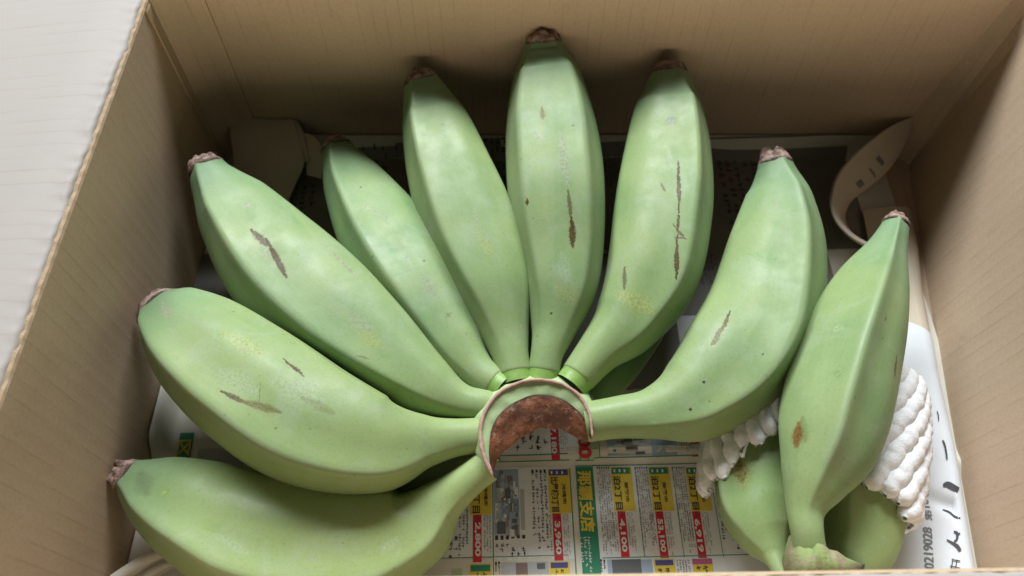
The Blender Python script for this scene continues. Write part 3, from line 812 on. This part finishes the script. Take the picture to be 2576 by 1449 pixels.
def floor_z(x, y):
    """Height in metres of the newspaper lying on the bottom (x, y in camera heights)."""
    z = 0.0032 + 0.0035 * (1 + noise.noise(Vector((x * 5, y * 5, 0.3)))) * 0.5
    z += 0.030 * float(sstep(-0.452, -0.474, x)) * float(sstep(0.32, 0.36, y) * sstep(0.50, 0.44, y))
    z += 0.034 * float(sstep(0.845, 0.868, y))
    z += 0.0055 * math.exp(-((y - 0.335 - 0.01 * math.sin(x * 9)) / 0.012) ** 2) * float(sstep(0.02, 0.12, x))    # a soft fold
    return z * H

news = empty('newspaper', (0.05 * H, 0.45 * H, 0), 'newspaper page of green, yellow and red property adverts lying on the box bottom', 'newspaper')
nx, ny = 190, 130
xs = np.linspace(-0.4755, 0.615, nx); ys = np.linspace(0.135, 0.8685, ny)
V = [(x * H, y * H, floor_z(x, y)) for x in xs for y in ys]
mesh_obj('page', V, grid_faces(nx, ny), CREAM, news)

ROT = math.radians(1.36)
PO = at(1440, 1170, 0.004)[:2]
def c6(cx, cy):                       # print measured on an enlarged view of the page
    p = at((1700 + cx / 2.1467) * 0.6289, (1700 + cy / 2.1467) * 0.6289, 0.004)[:2] - PO
    return np.array((p[0] * math.cos(ROT) + p[1] * math.sin(ROT), -p[0] * math.sin(ROT) + p[1] * math.cos(ROT)))
def page_xyz(u, v_, lift, zf=floor_z):
    x = PO[0] + u * math.cos(ROT) - v_ * math.sin(ROT)
    y = PO[1] + u * math.sin(ROT) + v_ * math.cos(ROT)
    return (x, y, zf(x / H, y / H) + lift)
BUF = {}
UNIT = [0]
JOIN = ('small_print', 'photo_print')
def buf(mat, name):
    if name not in JOIN: UNIT[0] += 1
    return BUF.setdefault((mat.name, name, 0 if name in JOIN else UNIT[0]), [[], [], mat])
def uvrect(x0, y0, x1, y1):
    a = c6(x0, y0); b_ = c6(x1, y0); d = c6(x0, y1)
    return a[0], b_[0], d[1], a[1]        # u0, u1, v0 (near), v1 (far)
def put_rect(R, mat, name, lift):
    u0, u1, v0, v1 = R
    V, F, _ = buf(mat, name)
    a = max(int((u1 - u0) / 0.004), 1) + 1; b_ = max(int((v1 - v0) / 0.004), 1) + 1
    base = len(V)
    for u in np.linspace(u0, u1, a):
        for v_ in np.linspace(v0, v1, b_):
            V.append(page_xyz(u, v_, lift))
    F.extend(grid_faces(a, b_, False, base))
LIFT = 0.00012
def rect(x0, y0, x1, y1, mat, name, layer=1):
    put_rect(uvrect(x0, y0, x1, y1), mat, name, LIFT * layer)
def frame(x0, y0, x1, y1, mat, name, wpx, layer=2):
    rect(x0, y0, x1, y0 + wpx, mat, name, layer); rect(x0, y1 - wpx, x1, y1, mat, name, layer)
    rect(x0, y0 + wpx, x0 + wpx, y1 - wpx, mat, name, layer); rect(x1 - wpx, y0 + wpx, x1, y1 - wpx, mat, name, layer)

def text_mesh(body, bold=0.0):
    cu = bpy.data.curves.new('lettering', 'FONT')
    cu.body = body; cu.resolution_u = 3; cu.offset = bold
    o = bpy.data.objects.new('lettering', cu)
    C.objects.link(o)
    dg = bpy.context.evaluated_depsgraph_get()
    ev = o.evaluated_get(dg); me = ev.to_mesh()
    V = np.array([v.co[:] for v in me.vertices]); F = [tuple(p.vertices) for p in me.polygons]
    ev.to_mesh_clear()
    bpy.data.objects.remove(o); bpy.data.curves.remove(cu)
    V[:, :2] -= V[:, :2].min(0); V[:, :2] /= V[:, :2].max(0)
    return V, F
def text(body, x0, y0, x1, y1, mat, layer=4, bold=0.02, name='lettering'):
    """Sideways print: reads down the page, tops of the letters to the right."""
    u0, u1, v0, v1 = uvrect(x0, y0, x1, y1)
    T, Fq = text_mesh(body, bold)
    V, F, _ = buf(mat, name); base = len(V)
    for t in T: V.append(page_xyz(u0 + (u1 - u0) * t[1], v1 - (v1 - v0) * t[0], LIFT * layer))
    F.extend(tuple(base + i for i in f) for f in Fq)
def smalltext(x0, y0, x1, y1, cols, mat=None, layer=3, fill=0.8, dots=False):
    """Lines of body print too small to read: tiny stroke clusters."""
    u0, u1, v0, v1 = uvrect(x0, y0, x1, y1)
    V, F, _ = buf(mat or GINK, 'small_print')
    cw = (u1 - u0) / cols
    g_ = cw * 0.66
    for c in range(cols):
        uc = u0 + (c + .5) * cw
        v_ = v1
        end = v0 + (v1 - v0) * random.uniform(0, 0.25)
        first = True
        while v_ - g_ > end:
            if random.random() < fill or first:
                for q in range(random.choice((2, 3, 3, 4))):
                    if random.random() < .5: du, dv = g_ * .42, g_ * .09
                    else: du, dv = g_ * .09, g_ * .42
                    if first and dots: du = dv = g_ * .42
                    ou = random.uniform(-.3, .3) * g_ * (0 if first and dots else 1); ov = random.uniform(-.3, .3) * g_
                    b0 = len(V)
                    for (a, b_) in ((-1, -1), (1, -1), (1, 1), (-1, 1)):
                        V.append(page_xyz(uc + ou + a * du, v_ - g_ / 2 + ov + b_ * dv, LIFT * layer))
                    F.append((b0, b0 + 1, b0 + 2, b0 + 3))
            first = False
            v_ -= g_ * 1.14

# panels
SHADE_INK = paper_mat('dark_ink_with_shade', (0.19, 0.185, 0.165), 0.15)  # dark print with the shade behind the bananas painted into its tone
SHADED_PRINT = [(597, 395, 1000, 640), (1000, 385, 1500, 640), (1500, 385, 2120, 640), (760, 640, 1200, 800), (1210, 640, 1500, 800), (1500, 640, 2080, 800), (480, 640, 760, 800), (1000, 800, 1700, 1000)]
rect(-1500, -1200, 1225, 318, PANEL, 'advert_panel'); rect(1445, -1200, 2900, 288, PANEL, 'advert_panel')
rect(-1500, 372, 575, 1185, PANEL, 'advert_panel'); rect(586, 372, 1235, 1170, PANEL, 'advert_panel')
rect(-1500, 1196, 1240, 1500, CREAM, 'advert_panel'); rect(1285, 360, 2900, 1500, PANEL, 'advert_panel')
# rules
for a in ((-1500, 313, 1228, 322), (1222, -1200, 1230, 313), (1282, -1200, 1290, 316), (1290, 308, 1450, 316), (1450, 286, 2900, 294), (-1500, 368, 1245, 375), (1236, 375, 1244, 1500),
          (576, 375, 582, 1500), (-1500, 1184, 1236, 1190), (1285, 355, 2900, 362), (1520, 1142, 2900, 1149)):
    rect(*a, GREEN, 'printed_rule', 2)
for x in (1798, 2118, 2436): rect(x, 362, x + 5, 1142, GREEN, 'printed_rule', 2)
# top left advert
smalltext(690, -120, 1050, 290, 6, INK, dots=True)
smalltext(1130, -60, 1215, 285, 5)
rect(1062, -200, 1130, 312, RED, 'price_bar', 2)
text('7,180', 1070, 20, 1122, 255, PANEL, 4, 0.03)
rect(-300, -900, 500, 200, PH1, 'advert_photo', 2)
# pale green strip with red noughts
rect(1290, -300, 1438, 308, PGREEN, 'headline_strip', 2)
text('500', 1300, 20, 1412, 300, RED, 4, 0.035)
rect(1447, -300, 1453, 286, GREEN, 'printed_rule', 3)
# house photo, top right
rect(1515, -300, 1600, 275, PHB, 'advert_photo', 2); rect(1600, -300, 1900, 275, PH1, 'advert_photo', 2); rect(1880, -300, 2085, 275, PHB, 'advert_photo', 3)
for i in range(26):
    x = random.uniform(1600, 1860); y = random.uniform(-100, 230)
    rect(x, y, x + random.uniform(20, 90), y + random.uniform(12, 42), random.choice([PH2, PANEL, BLUE, PH1, PH3]), 'photo_print', 4)
rect(1790, 120, 1870, 265, PH2, 'advert_photo', 5)
rect(2255, 60, 2325, 282, RED, 'price_bar', 2); text('0', 2265, 195, 2312, 235, PANEL, 4, 0.03)
smalltext(2335, -50, 2420, 275, 4); smalltext(2150, -50, 2240, 275, 4)
# two adverts left of the gutter
def advert(xt, y0, yh, y1, wt, head, big, small, xr, wr, y2, price, hl, soft=False):
    """A yellow label with a coloured head and a red price bar under it."""
    rect(xt, y0, xt + wt, y1, YELLOW, 'address_label', 2)
    rect(xt + 8, y0 + 6, xt + wt - 12, yh, head, 'label_header', 3)
    for q in range(3): rect(xt + 26 + q * (wt - 52) / 2.9, y0 + 18, xt + 40 + q * (wt - 52) / 2.9, yh - 14, PANEL, 'small_print', 4)
    text(big, xt + wt * .12, yh + 14, xt + wt * .48, y1 - 12, INK, 4, 0.022)
    text(small, xt + wt * .66, yh + (y1 - yh) * .22, xt + wt * .84, y1 - (y1 - yh) * .24, INK, 4, 0.018)
    rect(xr, y1, xr + wr, y2, RED, 'price_bar', 2)
    text('一戸', xr + wr * .2, y1 + 8, xr + wr * .85, y1 + 50, INK, 4, 0.01, 'small_print')
    text(price, xr + wr * .16, y1 + 66, xr + wr * .90, y2 - 50, PANEL, 4, 0.035)
advert(1052, 385, 440, 765, 184, PURPLE, '比屋根3丁目', '沖縄市', 1092, 74, 1168, '3,960', 0)
advert(388, 410, 470, 776, 180, PURPLE, '里1丁目', '沖縄市', 412, 74, 1183, '2,800', 0)
rect(590, 392, 800, 945, PHB, 'advert_photo', 2)
for i in range(80):
    x = random.uniform(600, 780); y = random.uniform(395, 905)
    rect(x, y, min(x + random.uniform(8, 46), 800), y + random.uniform(14, 110), random.choice([PH2, PH1, PH1, BLUE, PH3, PANEL, PHB]), 'photo_print', 3 + i % 3)
rect(620, 840, 690, 942, PH2, 'advert_photo', 7); rect(690, 560, 730, 640, PH2, 'advert_photo', 7)
rect(815, 560, 850, 905, PH1, 'advert_photo', 2)
smalltext(905, 395, 1045, 1160, 4, INK, dots=True); smalltext(1178, 770, 1232, 1150, 3); smalltext(1060, 780, 1088, 1150, 1)
smalltext(592, 955, 870, 1165, 6, INK, dots=True, fill=.6)
rect(150, 640, 260, 940, PH1, 'advert_photo', 2); rect(160, 800, 250, 900, PGREEN, 'advert_photo', 3)
smalltext(290, 500, 380, 1170, 3, INK); smalltext(120, 955, 290, 1170, 4, INK, dots=True, fill=.6); smalltext(500, 780, 570, 1160, 3)
# branch strip
rect(1290, 366, 1440, 1500, GREEN, 'headline_strip', 2)
text('那覇支店', 1302, 400, 1425, 925, YELLOW, 4, 0.03)
smalltext(1320, 960, 1420, 1280, 3, PANEL, fill=.75)
# three adverts right of it
for x, pr in ((1590, '4,100'), (1915, '53,100'), (2232, '6,919')):
    advert(x, 366, 425, 745, 178, GREEN, '泊2丁目', '那覇市', x + 58, 70, 1146, pr, 0)
    smalltext(x - 122, 366, x - 6, 1130, 6, INK, fill=.74, dots=True)
    smalltext(x + 8, 752, x + 52, 1130, 2); smalltext(x + 134, 752, x + 196, 1130, 3)
smalltext(2450, 362, 2860, 1130, 12, INK, fill=.75)
# bottom row
rect(1600, 1160, 1850, 1340, PH2, 'advert_photo', 2); rect(1850, 1160, 1945, 1340, PHB, 'advert_photo', 2); rect(1560, 1160, 1600, 1340, PHB, 'advert_photo', 2)
rect(1960, 1155, 2138, 1400, YELLOW, 'address_label', 2); rect(1972, 1165, 2126, 1210, PURPLE, 'address_label', 3)
rect(2290, 1155, 2460, 1400, YELLOW, 'address_label', 2); rect(2290, 1155, 2460, 1200, PINKI, 'address_label', 3)
smalltext(1495, 1160, 1550, 1320, 2, INK, dots=True); smalltext(2150, 1160, 2270, 1320, 5, INK)
smalltext(1990, 1225, 2110, 1330, 2, INK); smalltext(2320, 1210, 2430, 1330, 2, INK)
rect(655, 1185, 1060, 1380, PH1, 'advert_photo', 2); rect(780, 1190, 880, 1380, PH3, 'advert_photo', 3); rect(960, 1190, 1030, 1240, PH2, 'advert_photo', 3)
rect(1068, 1178, 1235, 1400, YELLOW, 'address_label', 2); rect(1078, 1186, 1225, 1232, PURPLE, 'address_label', 3)
rect(384, 1200, 570, 1400, YELLOW, 'address_label', 2); rect(394, 1208, 560, 1262, GREEN, 'address_label', 3)
smalltext(596, 1180, 650, 1300, 2, INK, dots=True); smalltext(1100, 1245, 1200, 1330, 2, INK); smalltext(420, 1275, 540, 1330, 2, INK)
rect(230, 1240, 320, 1330, PGREEN, 'advert_photo', 2)
# print glimpsed between and beside the bananas; back panels inked darker for shade
def fl(px, py):
    c = ((px / 0.6289) - 1700) * 2.1467
    d = ((py / 0.6289) - 1700) * 2.1467
    return c, d
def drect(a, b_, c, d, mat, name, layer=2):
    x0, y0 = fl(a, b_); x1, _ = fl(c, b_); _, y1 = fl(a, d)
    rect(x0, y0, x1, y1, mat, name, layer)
for q in SHADED_PRINT:
    drect(*q, SHADE_INK, 'advert_panel', 2)
for (a, b_, c, d, m_) in ((455, 1090, 490, 1165, GREEN), (500, 1130, 620, 1200, PH1), (1795, 420, 1835, 470, PH3), (1800, 495, 1835, 560, GINK)):
    drect(a, b_, c, d, m_, 'advert_panel', 4)
for (a, b_, c, d) in ((1795, 400, 1900, 620), (690, 470, 800, 640), (1215, 380, 1290, 560), (1515, 390, 1560, 480), (1750, 640, 1800, 740), (880, 390, 1010, 440)):
    p_ = fl(a, b_); q_ = fl(c, d)
    smalltext(p_[0], p_[1], q_[0], q_[1], 5, INK, 5)
x0, y0 = fl(452, 1108); x1, y1 = fl(484, 1150)
text('区', x0, y0, x1, y1, YELLOW, 6, 0.02)

for (mn, nm, _), (V, F, m_) in BUF.items():
    o = mesh_obj(nm, V, F, m_, news, smooth=False)
    if nm in JOIN: o['kind'] = 'stuff'

# ---- white sheet along the right wall
def ridge_xy(y):
    yy = np.array([0.10, 0.17, 0.30, 0.45, 0.58, 0.66, 0.74])
    xx = np.array([0.529, 0.533, 0.553, 0.570, 0.588, 0.603, 0.611])
    zz = np.array([0.052, 0.052, 0.050, 0.040, 0.032, 0.028, 0.024])
    return float(np.interp(y, yy, xx)), float(np.interp(y, yy, zz))
def right_z(x, y):
    """x, y in camera heights, result metres."""
    xr, zr_ = ridge_xy(y)
    if x <= xr:
        t_ = max(0.0, 1 - (xr - x) / 0.105)
        z = 0.009 + (zr_ - 0.009) * (t_ ** 1.2) * (1 - 0.18 * t_ * t_) / 0.82
    else:
        t_ = (x - xr) / 0.022
        z = 0.009 + (zr_ - 0.009) * math.sqrt(max(0.0, 1 - min(t_, 1) ** 2))
    z += 0.004 * noise.noise(Vector((x * 16, y * 9, 2.0))) * (0.3 + t_ if x <= xr else 1) * 0.6
    z -= 0.010 * math.exp(-((y - 0.255 - (xr - x) * 0.5) / 0.010) ** 2) * (1 if x > xr - 0.055 else 0.0) * max(0, 1 - (xr - x) / 0.055) if x <= xr else 0
    return max(z, 0.0085) * H
white = empty('newspaper', (0.56 * H, 0.4 * H, 0), 'white newspaper margin with bold black brush lettering, folded up along the right wall', 'newspaper')
for (ya, yb, wl, dz, mt_, nm_) in ((0.138, 0.515, 0.130, 0.0, WHITE, 'page'), (0.505, 0.735, 0.055, -0.0022, BEIGE, 'folded_page')):
    V = []; nx, ny = 90, 110
    for i in range(nx):
        for j in range(ny):
            y = ya + (yb - ya) * j / (ny - 1)
            xr, _ = ridge_xy(y)
            x = xr - wl + (wl + 0.0225) * (i / (nx - 1)) ** 0.8
            if nm_ == 'page': y += 0.012 * sstep(0.50, 0.515, y) * math.sin(x * 60)
            V.append((x * H, y * H, right_z(x, y) + dz * H))
    mesh_obj(nm_, V, grid_faces(nx, ny), mt_, white)
def on_white(px, py):
    z = 0.03
    for _ in range(12):
        p = at(px, py, z)
        z = 0.5 * z + 0.5 * right_z(p[0] / H, p[1] / H) / H
    return at(px, py, z)
def white_text(body, p0, p1, height, mat, bold):
    a = on_white(*p0)[:2]; b_ = on_white(*p1)[:2]
    d = b_ - a; n = np.array((-d[1], d[0])); n = n / np.linalg.norm(n) * height * H
    T, F = text_mesh(body, bold)
    V = []
    for t in T:
        q = a + d * t[0] + n * t[1]
        V.append((q[0], q[1], right_z(q[0] / H, q[1] / H) + 0.00035))
    mesh_obj('lettering', V, F, mat, white, smooth=False)
white_text('0219028  第18474号', (2352, 1432), (2338, 1186), 0.0125, GINK, 0.012)
def brush(pts, mat=INK):
    """A brush stroke: (view x, view y, width px)."""
    Q, _ = catmull([(x, y, 0, wd) for x, y, wd in pts], 36)
    V = []
    g_ = np.gradient(Q[:, :2], axis=0); g_ /= np.linalg.norm(g_, axis=1)[:, None]
    for (x, y, _, wd), (a, b_) in zip(Q, g_):
        for s in (-1, -.5, 0, .5, 1):
            p = on_white(x - b_ * s * wd / 2, y + a * s * wd / 2)
            V.append((p[0], p[1], p[2] + 0.0005))
    mesh_obj('brush_lettering', V, grid_faces(36, 5), mat, white, smooth=False)
for st in ([(2371, 1222, 6), (2382, 1219, 14), (2396, 1226, 15), (2410, 1233, 12)],
           [(2370, 1282, 2), (2386, 1288, 4), (2400, 1299, 4), (2414, 1304, 5)],
           [(2380, 1358, 3), (2394, 1366, 6), (2406, 1374, 9), (2414, 1386, 8)],
           [(2398, 1337, 4), (2406, 1342, 7), (2405, 1358, 5), (2398, 1362, 3)],
           [(2404, 1345, 3), (2414, 1342, 4)],
           [(2392, 1408, 2), (2402, 1410, 3), (2414, 1412, 3)], [(2388, 1424, 2), (2400, 1427, 3), (2414, 1430, 3)], [(2396, 1405, 2), (2392, 1428, 3), (2390, 1440, 3)], [(2406, 1408, 2), (2402, 1430, 3)],
           [(2370, 1108, 4), (2375, 1120, 5), (2379, 1140, 5), (2381, 1156, 4)], [(2356, 1035, 2), (2359, 1045, 3), (2360, 1060, 2)]):
    brush(st)

def sheet(name, grid, mat, parent, n=40, m=30, wob=0.0, seed=0.0, thick=0.0):
    g0 = np.array(grid, float)
    rows = [catmull(r, n)[0] for r in g0]
    rows = np.array(rows)
    cols = np.array([catmull(rows[:, j], m)[0] for j in range(n)])
    V = cols.reshape(-1, 3).copy()
    sheet.last = cols
    for i in range(len(V)):
        V[i, 2] += wob * H * nz(V[i] + seed, 60)
        V[i, 1] += wob * H * nz(V[i] + seed + 4, 60)
    o = mesh_obj(name, V, grid_faces(n, m), mat, parent)
    if thick:
        md = o.modifiers.new('thickness', 'SOLIDIFY'); md.thickness = thick * H; md.offset = 0
    return o
# ---- curled sheet standing in the back right corner
def ribbon(name, top, zt, zb, mat, parent, n=70, m=14, thick=0.0012, flare=0.0):
    """A sheet standing on edge: top edge through points already in metres."""
    Q, _ = catmull(top, n)
    Q = Q[:, :3]
    T = np.gradient(Q, axis=0); N = np.stack([-T[:, 1], T[:, 0], 0 * T[:, 0]], 1); N /= np.linalg.norm(N, axis=1)[:, None] + 1e-9
    rows = []
    for side in (0, 1):
        for k in range(m):
            f = k / (m - 1)
            f = f if side == 0 else 1 - f
            P = Q + N * ((thick * H if side else 0) + flare * H * f * f)
            P = P.copy(); P[:, 2] = Q[:, 2] * (1 - f) + zb * H * f
            rows.append(P)
    V = np.concatenate(rows)
    R = len(rows)
    F = []
    for r in range(R):
        for j in range(n - 1):
            F.append((r * n + j, r * n + j + 1, ((r + 1) % R) * n + j + 1, ((r + 1) % R) * n + j))
    F += [[r * n for r in range(R)], [r * n + n - 1 for r in range(R)]]
    return mesh_obj(name, V, F, mat, parent)
curl = empty('newspaper', tuple(at(2110, 480, 0.0)), 'curled edge of newsprint standing in the back right corner', 'newspaper')
sheet('page', [[at(2306, 290, .078), at(2255, 310, .078), at(2200, 346, .077), at(2150, 388, .076), at(2108, 440, .074), at(2090, 500, .072), at(2102, 552, .070), at(2140, 596, .066), at(2200, 630, .060)],
               [at(2304, 296, .074), at(2258, 326, .070), at(2206, 372, .066), at(2158, 418, .062), at(2120, 462, .060), at(2106, 510, .060), at(2114, 556, .060), at(2148, 594, .058), at(2204, 624, .052)],
               [at(2296, 312, .066), at(2262, 360, .058), at(2220, 412, .050), at(2172, 452, .044), at(2132, 488, .040), at(2116, 524, .036), at(2122, 562, .032), at(2152, 596, .030), at(2206, 622, .026)],
               [at(2290, 330, .058), at(2260, 390, .046), at(2222, 440, .034), at(2178, 476, .026), at(2140, 506, .020), at(2124, 540, .014), at(2130, 572, .010), at(2158, 600, .010), at(2210, 622, .010)]], BEIGE, curl, 70, 24, thick=0.004)
# printed patch on the inside of the curl
K_ = sheet.last
def curl_print(i0, i1, j0, j1, mat):
    V = [K_[i, j] + np.array((-0.15, -0.5, 0.85)) * 0.0011 for i in range(i0, i1) for j in range(j0, j1)]
    mesh_obj('print', V, grid_faces(i1 - i0, j1 - j0), mat, curl)
curl_print(21, 24, 11, 18, GINK); curl_print(24, 25, 9, 14, GINK); curl_print(27, 29, 13, 21, PH3); curl_print(33, 37, 14, 20, GINK)
# ---- paper folded up against the back left corner
bl = empty('newspaper', tuple(at(670, 440, 0.0)), 'crumpled beige newsprint folded up in the back left corner', 'newspaper')
sheet('page', [[at(578, 302, .074), at(640, 299, .075), at(700, 299, .075), at(738, 300, .075)],
               [at(582, 350, .063), at(640, 350, .066), at(705, 350, .067), at(752, 352, .066)],
               [at(588, 400, .045), at(640, 405, .050), at(705, 408, .052), at(765, 412, .052)],
               [at(590, 480, .016), at(640, 490, .018), at(690, 492, .020), at(742, 470, .024)],
               [at(590, 560, .008), at(640, 570, .008), at(680, 575, .008), at(700, 560, .008)]], BEIGE, bl, wob=0.004)
sheet('folded_corner', [[at(738, 301, .074), at(746, 303, .074), at(754, 312, .072)],
                        [at(752, 350, .066), at(764, 350, .068), at(772, 352, .064)],
                        [at(764, 410, .050), at(776, 402, .054), at(782, 400, .048)]], BEIGE, bl, 20, 20)
sheet('folded_corner', [[at(757, 336, .068), at(778, 337, .068), at(798, 352, .066), at(812, 378, .062)],
                        [at(768, 380, .058), at(785, 384, .058), at(800, 392, .056), at(812, 402, .054)],
                        [at(772, 440, .036), at(785, 442, .036), at(798, 445, .034), at(808, 448, .032)]], BEIGE, bl, 30, 24, wob=0.003, seed=3)
# ---- paper edges in the front left corner
fl_ = empty('newspaper', tuple(at(360, 1440, 0.0)), 'two thin curled newsprint edges in the front left corner', 'newspaper')
ribbon('page_edge', [at(285, 1470, .052), at(330, 1440, .054), at(375, 1415, .052), at(425, 1398, .046), at(470, 1392, .04)], 0, 0.040, CREAM, fl_, thick=0.012)
ribbon('page_edge', [at(360, 1466, .046), at(395, 1440, .048), at(430, 1425, .044), at(480, 1420, .036)], 0, 0.034, CREAM, fl_, thick=0.008)
V, F = [], []
